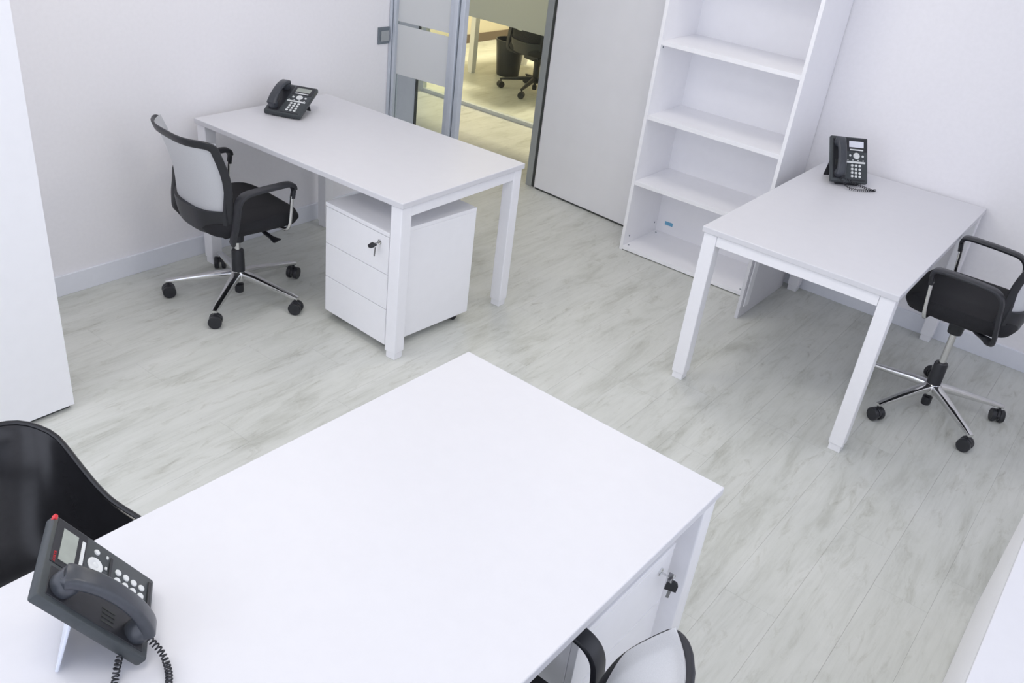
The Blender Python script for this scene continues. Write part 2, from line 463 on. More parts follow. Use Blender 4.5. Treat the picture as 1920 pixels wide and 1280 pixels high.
# ------------------------------------------------------------------ lamps
def panel(x, y, z, sx, sy, watts, col, m, label, group):
    t = thing('ceiling_light', label, 'ceiling light', (x, y, z), 0, group)
    fr = NB()
    for a, b_, c, d in ((-sx / 2, sx / 2, -sy / 2, -sy / 2 + 0.02), (-sx / 2, sx / 2, sy / 2 - 0.02, sy / 2), (-sx / 2, -sx / 2 + 0.02, -sy / 2 + 0.02, sy / 2 - 0.02), (sx / 2 - 0.02, sx / 2, -sy / 2 + 0.02, sy / 2 - 0.02)):
        box(fr, a, b_, c, d, -0.02, 0)
    obj('frame', fr, 'white_metal', t)
    obj('diffuser', bx(-sx / 2 + 0.02, sx / 2 - 0.02, -sy / 2 + 0.02, sy / 2 - 0.02, -0.012, -0.004), m, t)
    l = bpy.data.lights.new('panel_light', 'AREA'); l.shape = 'RECTANGLE'; l.size = sx - 0.06; l.size_y = sy - 0.06
    l.energy = watts; l.color = col
    lo = bpy.data.objects.new('panel_light', l); C.objects.link(lo); lo.parent = t; lo.location = (0, 0, -0.024)
GL = 'ceiling panels of the office'
for x, y, wh in ((1.0, 0.4, 'over the left desk'), (2.9, 0.4, 'over the near desk'), (1.0, -1.3, 'nearest the cupboard'), (2.9, -1.3, 'nearest the camera'), (1.9, 2.0, 'in front of the bookcase')):
    panel(x, y, HC, 0.6, 0.6, PANEL_W, (1.0, 0.94, 0.84), 'led_cool', 'square white ceiling panel light ' + wh, GL)
panel(-0.6, 3.5, HC, 0.6, 0.6, CORR_W, (1.0, 0.86, 0.60), 'led_warm', 'warm ceiling panel light in the corridor', 'warm ceiling panels beyond the door')
panel(-1.2, 5.9, HC, 0.6, 0.6, FAR_W, (1.0, 0.86, 0.60), 'led_warm', 'warm ceiling panel light in the far office', 'warm ceiling panels beyond the door')

# ------------------------------------------------------------------ desks
H = 0.7387
leg_cache = {}
def make_desk(name, label, ox, oy, rz, x0, x1, y0, y1, inset='x', h=H, lw=0.06, group=None):
    t = thing(name, label, 'desk', (ox, oy, 0), rz, group)
    obj('desktop', bx(x0, x1, y0, y1, h - 0.025, h, 0.003), 'laminate', t)
    key = round(h, 3)
    if key not in leg_cache:
        leg_cache[key] = (to_mesh('leg', bx(-lw / 2, lw / 2, -lw / 2, lw / 2, 0.032, h - 0.0255, 0.004), 'white_metal'),
                          to_mesh('foot', bx(-lw / 2 + 0.005, lw / 2 - 0.005, -lw / 2 + 0.005, lw / 2 - 0.005, 0, 0.0315, 0.002), 'white_metal'))
    lm, fm = leg_cache[key]
    e = 0.008 + lw / 2
    for x in (x0 + e, x1 - e):
        for y in (y0 + e, y1 - e):
            l = link('leg', lm, t, (x, y, 0)); link('foot', fm, l)
    zb0, zb1 = h - 0.072, h - 0.0255
    if inset == 'x':    # long side along x: end beams flush, long beams set back
        for x in (x0 + 0.010, x1 - 0.010 - 0.04):
            obj('beam', bx(x, x + 0.04, y0 + 0.069, y1 - 0.069, zb0, zb1, 0.002), 'white_metal', t)
        for y in (y0 + 0.12, y1 - 0.16):
            obj('beam', bx(x0 + 0.051, x1 - 0.051, y, y + 0.04, zb0, zb1, 0.002), 'white_metal', t)
    else:
        for y in (y0 + 0.010, y1 - 0.010 - 0.04):
            obj('beam', bx(x0 + 0.069, x1 - 0.069, y, y + 0.04, zb0, zb1, 0.002), 'white_metal', t)
        for x in (x0 + 0.12, x1 - 0.16):
            obj('beam', bx(x, x + 0.04, y0 + 0.051, y1 - 0.051, zb0, zb1, 0.002), 'white_metal', t)
    return t
make_desk('desk', 'white desk against the left wall with a drawer pedestal beneath it', 0.0668, 1.5839, 0.0229, 0, 1.3258, -0.8295, 0, 'x')
make_desk('desk', 'white desk against the far wall next to the bookcase', 2.3094, 1.6362, 0.0054, 0, 0.8182, 0, 1.4374, 'y')
make_desk('desk', 'large white desk nearest the camera in the foreground', 2.3229, 0.1248, -0.0166, 0, 0.8372, -1.70, 0, 'y')

# ------------------------------------------------------------------ drawer pedestals
PEDC = {}
def ped_meshes(wd, dp, z0, z1):
    PEDC['body'] = to_mesh('body', bx(0, wd, 0.019, dp, z0, z1 - 0.0185, 0.0015), 'cabinet')
    PEDC['top'] = to_mesh('top', bx(-0.001, wd + 0.001, -0.001, dp + 0.001, z1 - 0.018, z1, 0.002), 'cabinet')
    zs = [z0, z0 + (z1 - z0 - 0.02) * 0.345, z0 + (z1 - z0 - 0.02) * 0.665, z1 - 0.0195]
    PEDC['drawers'] = [to_mesh('drawer', bx(0.001, wd - 0.001, 0.0, 0.018, a + 0.0015, b - 0.0015, 0.0012), 'cabinet') for a, b in zip(zs, zs[1:])]
    PEDC['lock'] = to_mesh('lock', lathe(NB(), [(0, 0), (0.011, 0), (0.011, 0.004), (0.007, 0.005), (0.006, 0.003), (0, 0.003)], 16, Matrix.Translation((wd - 0.056, 0, z1 - 0.058)) @ Matrix.Rotation(PI / 2, 4, 'X')), 'chrome', True)
    cb = NB()
    box(cb, -0.012, 0.012, -0.018, 0.018, 0.028, z0)
    for s in (-1, 1):
        lathe(cb, [(0, -0.008), (0.017, -0.008), (0.018, 0), (0.017, 0.008), (0, 0.008)], 14, Matrix.Translation((s * 0.012, 0, 0.018)) @ Matrix.Rotation(PI / 2, 4, 'Y'))
    PEDC['caster'] = to_mesh('caster', cb, 'black_plastic')
ped_meshes(0.414, 0.525, 0.042, 0.576)
def make_pedestal(label, loc, rz):
    t = thing('drawer_pedestal', label, 'cabinet', loc, rz, 'white three-drawer pedestals')
    link('body', PEDC['body'], t); link('top', PEDC['top'], t)
    for d in PEDC['drawers']: dd = link('drawer', d, t)
    link('lock', PEDC['lock'], dd)
    for x in (0.05, 0.364):
        for y in (0.06, 0.47): link('caster', PEDC['caster'], t, (x, y, 0))
    return t
make_pedestal('white three-drawer pedestal with a key under the left desk', (0.913, 0.831, 0), math.radians(-3.2))
make_pedestal('white three-drawer pedestal with a key under the foreground desk', (3.1, -0.385, 0), PI / 2 - 0.0166)
# keys
def make_key(label, loc, rz, fold):
    t = thing('key', label, 'key', loc, rz, 'keys left in pedestal locks')
    b = NB(); box(b, -0.0035, 0.0035, -0.030, -0.0052, -0.0012, 0.0012, 0.0005)
    obj('blade', b, 'cast_grey', t)
    M = Matrix.Translation((0, -0.030, 0)) @ Matrix.Rotation(fold, 4, 'X')
    hb = NB()
    pts = [(-0.014, 0.0), (-0.014, -0.020), (-0.011, -0.028), (-0.004, -0.032), (0.004, -0.032), (0.011, -0.028), (0.014, -0.020), (0.014, 0.0)]
    A = [hb.verts.new((x, y, 0.003)) for x, y in pts]; B = [hb.verts.new((x, y, -0.003)) for x, y in pts]
    hb.faces.new(A); hb.faces.new(B[::-1])
    for i in range(len(pts)):
        j = (i + 1) % len(pts); hb.faces.new((A[i], B[i], B[j], A[j]))
    bmesh.ops.transform(hb, matrix=M, verts=hb.verts)
    obj('key_head', hb, 'black_plastic', t)
    return t
def lock_pos(loc, rz):
    v = Matrix.Rotation(rz, 4, 'Z') @ Vector((0.414 - 0.056, -0.0, 0.576 - 0.058)); return Vector(loc) + v
# left pedestal: black key head sticking out, spare blade hanging below
k = make_key('black-headed key sticking out of the left pedestal lock', lock_pos((0.913, 0.831, 0), math.radians(-3.2)), math.radians(-3.2), 0.25)
obj('spare_blade', bx(-0.004, 0.003, -0.024, -0.022, -0.062, -0.020, 0.0005), 'cast_grey', k, rot=(0, 0.12, 0))
# foreground pedestal: ring in the lock with a black-headed spare hanging
lp = lock_pos((3.1, -0.385, 0), PI / 2 - 0.0166)
k = thing('key', 'black-headed key hanging on a ring from the foreground pedestal lock', 'key', lp, PI / 2, 'keys left in pedestal locks')
obj('blade', bx(-0.003, 0.003, -0.030, -0.0055, -0.001, 0.001), 'chrome', k)
kb = NB(); box(kb, -0.012, 0.012, -0.034, -0.028, -0.001, 0.001); box(kb, -0.002, 0.002, -0.036, -0.024, -0.014, 0.014)
obj('bow', kb, 'cast_grey', k)
obj('ring', tube([Vector((0.008 + 0.011 * math.cos(a), -0.034, -0.008 + 0.011 * math.sin(a))) for a in [2 * PI * i / 24 for i in range(25)]], 0.0012, 6), 'chrome', k)
hb = NB()
pts = [(-0.015, -0.032), (-0.015, -0.012), (-0.011, -0.004), (-0.004, 0.0), (0.004, 0.0), (0.011, -0.004), (0.015, -0.012), (0.015, -0.032)]
A = [hb.verts.new((x, -0.003, y)) for x, y in pts]; B = [hb.verts.new((x, 0.003, y)) for x, y in pts]
hb.faces.new(A); hb.faces.new(B[::-1])
for i in range(len(pts)):
    j = (i + 1) % len(pts); hb.faces.new((A[i], B[i], B[j], A[j]))
obj('key_head', hb, 'black_plastic', k, loc=(0.012, -0.036, -0.016), rot=(0, 0.1, -1.15))
obj('spare_blade', bx(-0.004, 0.004, -0.0012, 0.0012, -0.058, -0.032), 'cast_grey', k, loc=(0.012, -0.036, -0.016), rot=(0, 0.1, -1.15))

# ------------------------------------------------------------------ bookcase
bk = thing('bookcase', 'tall open white bookcase with empty shelves against the far wall', 'bookcase', (1.384, 2.69, 0))
BW, BD, BH = 0.816, 0.398, 2.02
obj('side_panel', bx(0, 0.02, 0, BD, 0, BH, 0.001), 'cabinet', bk)
obj('side_panel', bx(BW - 0.02, BW, 0, BD, 0, BH, 0.001), 'cabinet', bk)
obj('back_panel', bx(0.02, BW - 0.02, BD - 0.010, BD - 0.002, 0.006, BH - 0.02), 'cabinet', bk)
shelf_me = to_mesh('shelf', bx(0.0202, BW - 0.0202, 0.003, BD - 0.0105, 0, 0.024, 0.001), 'cabinet')
for z in (0.404, 0.782, 1.178, 1.58):
    link('shelf', shelf_me, bk, (0, 0, z))
obj('bottom_board', bx(0.0202, BW - 0.0202, 0.001, BD - 0.0105, 0.006, 0.028, 0.001), 'cabinet', bk)
obj('top_board', bx(0, BW, 0, BD, BH + 0.0002, BH + 0.022, 0.001), 'cabinet', bk)
cam_me = to_mesh('cam_fitting', lathe(NB(), [(0, 0), (0.0055, 0), (0.0055, 0.0015), (0, 0.0015)], 10), 'switch_grey')
for y, z in ((0.06, 0.075), (0.355, 0.085), (0.03, 1.165)):
    link('cam_fitting', cam_me, bk, (0.0201, y, z), (0, PI / 2, 0))
for x, y in ((0.04, 0.035), (0.045, 0.35), (0.77, 0.032)):
    link('cam_fitting', cam_me, bk, (x, y, 0.0281))
obj('sticker', bx(0.075, 0.128, BD - 0.0114, BD - 0.0102, 0.082, 0.104), 'blue_label', bk)['label'] = 'small light blue sticker'
# loose board beside the bookcase, under the right desk
lb = thing('side_board', 'white board standing on the floor between the bookcase and right desk', 'board', (2.262, 2.43, 0))
obj('board', bx(0, 0.018, 0, 0.60, 0, 0.64, 0.001), 'laminate', lb)
obj('edge_strip', bx(0.0185, 0.027, 0.03, 0.085, 0.062, 0.64, 0.002), 'white_metal', lb)

# tall cupboard on the left, low cabinet on the right
cp = thing('tall_cupboard', 'tall plain white cupboard at the left edge beside the left wall', 'cupboard', (0.40, -0.342, 0))
obj('carcass', bx(0, 0.43, -0.90, 0, 0.018, 2.1, 0.001), 'cabinet', cp)
obj('shadow_plinth', bx(0.01, 0.43, -0.89, -0.01, 0, 0.0175), 'gap', cp)  # dark colour stands in for the shadow line under the cupboard
for a, b in ((-0.899, -0.4515), (-0.4485, -0.001)):
    d = obj('door', bx(0.431, 0.4515, a, b, 0.02, 2.098, 0.001), 'cabinet', cp)
for a in (-0.485, -0.415):
    obj('handle', bx(0.452, 0.468, a - 0.006, a + 0.006, 0.95, 1.10, 0.003), 'aluminium', cp)
lc = thing('low_cabinet', 'low white cabinet with a flat top along the right edge', 'cabinet', (3.775, -1.2, 0))
obj('carcass', bx(0.02, 0.45, 0, 2.35, 0.0, 0.729), 'cabinet', lc)
obj('top', bx(0.0, 0.455, -0.005, 2.355, 0.7295, 0.752, 0.002), 'laminate', lc)
for i in range(4):
    obj('door', bx(0.001, 0.0195, i * 0.5875 + 0.002, (i + 1) * 0.5875 - 0.002, 0.003, 0.728, 0.001), 'cabinet', lc)

# ------------------------------------------------------------------ office chairs
def back_prof(v):
    K = [(0.0, -0.115, 0.425), (0.2, -0.132, 0.515), (0.42, -0.134, 0.63), (0.62, -0.147, 0.70), (0.82, -0.178, 0.785), (1.0, -0.208, 0.853)]
    for (a, f0, z0), (b, f1, z1) in zip(K, K[1:]):
        if v <= b + 1e-9:
            t = (v - a) / (b - a); return f0 + (f1 - f0) * t, z0 + (z1 - z0) * t
    return K[-1][1:]
def sm_prof(v):
    s = 0; f = z = 0
    for d in (-0.08, -0.04, 0, 0.04, 0.08):
        a, b = back_prof(min(1, max(0, v + d))); f += a; z += b; s += 1
    return f / s, z / s
def back_surf(u, v):
    U = u * 2 - 1
    f, z = sm_prof(v)
    hw = 0.203 + 0.021 * math.sin(PI * min(1, v * 1.15) / 2)
    bulge = 0.092 * (1 - abs(U) ** 3.4)
    return Vector((U * hw, f - bulge, z - 0.018 * (1 - U * U) * (v > 0) * (1 - v) + 0.0))
CH = {}
def chair_meshes():
    bn = normal_of(back_surf)
    def mp(u, v):
        vv = 0.12 + 0.868 * v
        m = 0.012 + 0.034 * min(1, max(0, (0.62 - vv) / 0.30))
        return m + (1 - 2 * m) * u, vv
    CH['mesh'] = to_mesh('mesh_panel', slab(lambda u, v: back_surf(*mp(u, v)), lambda u, v: bn(*mp(u, v)), 28, 24, 0.003), 'mesh', True)
    # frame loop with rounded corners in (u, v)
    loop = []
    r = 0.075
    eu, ev = 0.03, 0.03
    for cu, cv, a0 in ((1 - eu - r, 1 - ev - r, 0), (eu + r, 1 - ev - r, 90), (eu + r, ev + r, 180), (1 - eu - r, ev + r, 270)):
        for k in range(7):
            a = math.radians(a0 + 90 * k / 6); loop.append((cu + r * math.cos(a), cv + r * math.sin(a)))
    dense = []
    for i in range(len(loop)):
        p, q = loop[i], loop[(i + 1) % len(loop)]
        n = max(1, int(math.hypot(q[0] - p[0], q[1] - p[1]) / 0.06))
        for k in range(n): dense.append((p[0] + (q[0] - p[0]) * k / n, p[1] + (q[1] - p[1]) * k / n))
    path = [back_surf(*p) + bn(*p) * (-0.0078 if bn(*p).y > 0 else 0.0078) for p in dense]
    CH['back_frame'] = to_mesh('back_frame', sweep(NB(), path, rrect(0.011, 0.036, 0.004, 2), closed=True, sides=[bn(*p) for p in dense]), 'black_plastic', True)
    CH['lumbar'] = to_mesh('lumbar_band', slab(lambda u, v: back_surf(0.03 + 0.94 * u, 0.01 + 0.22 * v) + Vector((0, -0.006, 0)), lambda u, v: bn(0.03 + 0.94 * u, 0.01 + 0.22 * v), 18, 4, 0.02), 'black_plastic', True)
    for sd in (0, 1):
        u0 = 0.04 + 0.92 * sd
        fin = NB(); V = []
        for k in range(7):
            v = 0.10 + 0.52 * k / 6
            p = back_surf(u0, v); d = 0.030 * (1 - k / 6) + 0.002
            q = p + Vector((0.012 * (1 if sd else -1) * (1 - k / 6), 0, 0))
            V.append([fin.verts.new(p + Vector((0, -0.002, 0))), fin.verts.new(p + Vector((0, -d, 0))),
                      fin.verts.new(q + Vector((0, -d * 0.5 - 0.004, 0))), fin.verts.new(q + Vector((0, -0.004, 0)))])
        for A_, B_ in zip(V, V[1:]):
            for j in range(4): fin.faces.new((A_[j], A_[(j + 1) % 4], B_[(j + 1) % 4], B_[j]))
        fin.faces.new(V[0]); fin.faces.new(V[-1])
        CH['fin%d' % sd] = to_mesh('back_fin', fin, 'black_plastic')
    # seat cushion
    bm = NB()
    rows = []
    prof = [(0.80, 0.405), (0.95, 0.412), (1.0, 0.432), (0.995, 0.452), (0.95, 0.472), (0.80, 0.482), (0.4, 0.478), (0.0, 0.476)]
    n = 40
    for s, z in prof:
        ring = []
        for i in range(n):
            a = 2 * PI * i / n; c, q = math.cos(a), math.sin(a)
            x = 0.232 * math.copysign(abs(c) ** 0.42, c); y = 0.222 * math.copysign(abs(q) ** 0.42, q)
            dip = -0.016 * max(0, (y * s - 0.12) / 0.1) ** 2 if z > 0.44 else 0
            ring.append(bm.verts.new((x * s * (1 + 0.05 * q), 0.0 + y * s, z + dip)))
        rows.append(ring)
    for a, b in zip(rows, rows[1:]):
        for i in range(n): bm.faces.new((a[i], a[(i + 1) % n], b[(i + 1) % n], b[i]))
    bm.faces.new(rows[0][::-1])
    bmesh.ops.remove_doubles(bm, verts=rows[-1], dist=0.0001)
    CH['seat'] = to_mesh('seat', bm, 'black_fabric', True)
    CH['seat_pan'] = to_mesh('seat_pan', bx(-0.17, 0.17, -0.16, 0.15, 0.392, 0.4045, 0.004), 'black_plastic')
    mb = NB(); box(mb, -0.075, 0.075, -0.11, 0.10, 0.345, 0.3915, 0.012)
    lathe(mb, [(0, 0.285), (0.030, 0.285), (0.036, 0.36), (0, 0.36)], 20, Matrix.Translation((0, 0, 0)))
    CH['mechanism'] = to_mesh('mechanism', mb, 'black_plastic', True)
    lv = sweep(NB(), crom([(0.06, 0.05, 0.368), (0.12, 0.06, 0.362), (0.165, 0.075, 0.345), (0.20, 0.085, 0.338)], 4), rrect(0.022, 0.010, 0.004, 2), side=(0, 1, 0), scales=[(0.6, 1)] * 5 + [(1.0, 1)] * 4 + [(1.6, 0.8)] * 2 + [(2.3, 0.6)] * 2)
    CH['lever'] = to_mesh('lever', lv, 'black_plastic', True)
    for s in (-1, 1):
        pad = crom([(s * 0.255, 0.128, 0.555), (s * 0.255, 0.134, 0.60), (s * 0.255, 0.118, 0.622), (s * 0.255, 0.04, 0.623), (s * 0.255, -0.05, 0.619), (s * 0.255, -0.108, 0.611), (s * 0.255, -0.138, 0.580), (s * 0.254, -0.148, 0.52), (s * 0.250, -0.160, 0.45), (s * 0.228, -0.160, 0.395), (s * 0.14, -0.10, 0.376), (s * 0.06, -0.06, 0.372)], 5)
        sc = []
        for i, p in enumerate(pad):
            t = i / (len(pad) - 1)
            w_ = 0.55 if t < 0.08 else (1.15 if t < 0.5 else 1.15 - 0.45 * (t - 0.5) / 0.5)
            sc.append((w_, 1.0))
        sides = [Vector((1, 0, 0)) if abs(p.x) > 0.235 else Vector((0.2, 1, 0)) for p in pad]
        # keep side axis turning smoothly
        sides = [Vector((1, 0, 0)) if i < len(pad) - 14 else Vector((1 - (i - len(pad) + 14) / 13, (i - len(pad) + 14) / 13 * -s * 1.0, 0)) for i in range(len(pad))]
        CH['arm%d' % s] = to_mesh('armrest', sweep(NB(), pad, rrect(0.040, 0.018, 0.007, 2), sides=sides, scales=sc), 'black_plastic', True)
        post = crom([(s * 0.15, 0.10, 0.398), (s * 0.225, 0.108, 0.402), (s * 0.25, 0.112, 0.425), (s * 0.255, 0.118, 0.48), (s * 0.255, 0.126, 0.565)], 5)
        CH['post%d' % s] = to_mesh('armrest_post', tube(post, 0.0085, 10), 'chrome', True)
    # base
    CH['sleeve'] = to_mesh('column_sleeve', lathe(NB(), [(0, 0.135), (0.030, 0.135), (0.029, 0.235), (0.026, 0.24), (0, 0.24)], 20), 'black_plastic', True)
    CH['hub'] = to_mesh('hub', lathe(NB(), [(0, 0.085), (0.034, 0.085), (0.042, 0.10), (0.040, 0.128), (0.033, 0.136), (0, 0.136)], 20), 'chrome', True)
    CH['end'] = to_mesh('column_end', lathe(NB(), [(0, 0.022), (0.019, 0.022), (0.021, 0.03), (0.021, 0.062), (0.012, 0.064), (0.012, 0.086), (0, 0.086)], 16), 'black_plastic', True)
    ap = [Vector((0.03, 0, 0.118)), Vector((0.10, 0, 0.112)), Vector((0.20, 0, 0.097)), Vector((0.30, 0, 0.083)), Vector((0.326, 0, 0.079))]
    CH['arm_base'] = to_mesh('base_arm', sweep(NB(), ap, rrect(0.044, 0.034, 0.010, 2), side=(0, 1, 0), scales=[(1, 1), (0.92, 0.9), (0.75, 0.7), (0.62, 0.5), (0.55, 0.4)]), 'chrome', True)
    cb = NB(); lathe(cb, [(0, 0.05), (0.006, 0.05), (0.006, 0.075), (0, 0.075)], 10)
    sweep(cb, [Vector((0.033 * math.cos(a) * 0.8, 0, 0.030 + 0.033 * math.sin(a) * 0.85)) for a in [PI * (0.15 + 0.8 * i / 6) for i in range(7)]], rrect(0.013, 0.006, 0.002, 2), side=(0, 1, 0))
    CH['caster'] = to_mesh('caster', cb, 'black_plastic', True)
    wb_ = NB()
    lathe(wb_, [(0, -0.010), (0.018, -0.010), (0.019, -0.0105)], 18)
    lathe(wb_, [(0.019, -0.0105), (0.022, -0.0105), (0.0225, -0.010)], 18, mi=1)
    lathe(wb_, [(0.0225, -0.010), (0.028, -0.009), (0.030, -0.006), (0.030, 0.007), (0.028, 0.010), (0, 0.010)], 18)
    bmesh.ops.remove_doubles(wb_, verts=wb_.verts, dist=1e-5)
    bmesh.ops.transform(wb_, matrix=Matrix.Rotation(-PI / 2, 4, 'X'), verts=wb_.verts)   # outer face towards -y... axis along y
    CH['wheel'] = to_mesh('wheel', wb_, ['black_plastic', 'wheel_rim'], True)
    CH['rods'] = {}
chair_meshes()
def make_chair(label, x, y, theta, base_deg, lift=0.0, casters=None, group='office swivel chairs with white mesh backs', black=False, recline=0.0):
    t = thing('office_chair', label, 'chair', (x, y, 0), theta - PI / 2, group)
    up = (0, 0, lift)
    lk = round(lift, 3)
    if lk not in CH['rods']:
        CH['rods'][lk] = to_mesh('gas_rod', lathe(NB(), [(0, 0.2405), (0.0145, 0.2405), (0.0145, 0.2845 + lift), (0, 0.2845 + lift)], 16), 'chrome', True)
    def blk(name):
        if not black: return CH[name]
        if name + '_k' not in CH:
            me = CH[name].copy()
            for i in range(len(me.materials)): me.materials[i] = MATS['black_plastic'] if name != 'mesh' else MATS['black_fabric']
            CH[name + '_k'] = me
        return CH[name + '_k']
    b = t
    link('hub', blk('hub'), t); link('column_sleeve', CH['sleeve'], t); link('column_end', CH['end'], t); link('gas_rod', CH['rods'][lk], t)
    a0 = math.radians(base_deg) - (theta - PI / 2)
    for i in range(5):
        a = a0 + i * 2 * PI / 5
        link('base_arm', blk('arm_base'), t, rot=(0, 0, a))
        ca = casters[i] if casters else random.uniform(0, 2 * PI)
        c = link('caster', CH['caster'], t, (0.315 * math.cos(a), 0.315 * math.sin(a), 0), (0, 0, ca))
        link('wheel', CH['wheel'], c, (0, 0.017, 0.030)); link('wheel', CH['wheel'], c, (0, -0.017, 0.030), (0, 0, PI))
    link('mechanism', CH['mechanism'], t, up); link('lever', CH['lever'], t, up)
    link('seat_pan', CH['seat_pan'], t, up); link('seat', CH['seat'], t, up)
    br = link('backrest', blk('mesh'), t, up)
    if recline:
        pv = Vector((0, -0.14, 0.43))
        br.location = Vector(up) + pv - Matrix.Rotation(recline, 3, 'X') @ pv; br.rotation_euler = (recline, 0, 0)
    link('back_frame', CH['back_frame'], br); link('lumbar_band', CH['lumbar'], br); [link('back_fin', CH['fin%d' % q], br) for q in (0, 1)]
    for s in (-1, 1):
        ar = link('armrest', CH['arm%d' % s], t, up); link('armrest_post', blk('post%d' % s), ar)
    return t
R_ = math.radians
make_chair('black office chair with white mesh back in front of the left desk', 0.495, 0.668, R_(85), 16, 0.0, [0.6, 2.1, -0.6, 1.2, 0.9])
make_chair('black office chair pulled up beside the right desk near the far wall', 3.274, 2.32, R_(181), 28, 0.108, [0.4, 2.4, 0.3, 1.0, 1.4])
make_chair('office chair with white mesh back tucked under the foreground desk', 3.03, -0.674, R_(181), 54, 0.0, recline=0.19)
fc = make_chair('all-black swivel chair seen through the doorway in the far office', -1.09, 5.13, R_(78), -75, -0.05, None, None, True)
obj('label_tag', bx(-0.03, 0.03, -0.262, -0.258, 0.56, 0.57), 'key_white', fc)

# ------------------------------------------------------------------ moulded shell armchair (bottom left)
def shell_fn(u, v):
    """u across (0 left .. 1 right), v from front lip (0) to top of back (1)"""
    U = u * 2 - 1
    K = [(0.00, 0.235, 0.400, 0.225, 0.03, -0.01), (0.10, 0.215, 0.425, 0.270, 0.140, 0.00), (0.22, 0.13, 0.425, 0.305, 0.215, 0.04), (0.36, 0.02, 0.415, 0.318, 0.235, 0.08),
         (0.50, -0.10, 0.418, 0.315, 0.232, 0.140), (0.60, -0.175, 0.455, 0.300, 0.205, 0.162), (0.70, -0.215, 0.525, 0.288, 0.155, 0.161), (0.80, -0.240, 0.610, 0.280, 0.110, 0.119),
         (0.90, -0.262, 0.705, 0.272, 0.065, 0.076), (0.95, -0.274, 0.755, 0.262, 0.035, 0.045), (1.00, -0.285, 0.800, 0.215, -0.004, 0.011)]
    for p, q in zip(K, K[1:]):
        if v <= q[0] + 1e-9:
            t = (v - p[0]) / (q[0] - p[0]); t = t
            f, z, hw, h, g = [p[i] + (q[i] - p[i]) * t for i in range(1, 6)]
            break
    a = abs(U)
    lat = hw * math.copysign(1 - (1 - a) ** 1.35, U) if a < 1 else hw * U
    up = h * a ** 3.2
    return Vector((lat, f + g * a ** 2.2, z + up))
sc = thing('shell_armchair', 'glossy black moulded shell armchair at the left of the foreground desk', 'chair', (2.175, -1.18, 0), -PI / 2)
nf = normal_of(shell_fn)
sm = NB()
sb = slab(shell_fn, nf, 36, 36, 0.006)
so = obj('shell', sb, 'black_gloss', sc, True)
ssm = so.modifiers.new('smooth', 'SMOOTH'); ssm.factor = 0.5; ssm.iterations = 6
rimp = [shell_fn(0, v / 40) for v in range(3, 40)] + [shell_fn(u / 20, 1) for u in range(0, 21)] + [shell_fn(1, v / 40) for v in range(39, 2, -1)]
rimp = [sum((rimp[min(max(i + d, 0), len(rimp) - 1)] for d in (-2, -1, 0, 1, 2)), Vector()) / 5 for i in range(len(rimp))]
obj('rim', tube(rimp, 0.006, 8), 'black_gloss', sc, True)
# base: four splayed black legs and a cross brace
for sx in (-1, 1):
    for sy in (-1, 1):
        obj('leg', tube([Vector((sx * 0.12, sy * 0.11 - 0.0, 0.395)), Vector((sx * 0.235, sy * 0.215, 0.0))], 0.011, 10), 'black_plastic', sc, True)
obj('cross_brace', tube([Vector((-0.17, -0.157, 0.24)), Vector((0.17, 0.157, 0.24))], 0.005, 8), 'chrome', sc, True)
obj('cross_brace', tube([Vector((0.17, -0.157, 0.252)), Vector((-0.17, 0.157, 0.252))], 0.005, 8), 'chrome', sc, True)
obj('seat_mount', bx(-0.15, 0.15, -0.14, 0.14, 0.388, 0.402, 0.004), 'black_plastic', sc)

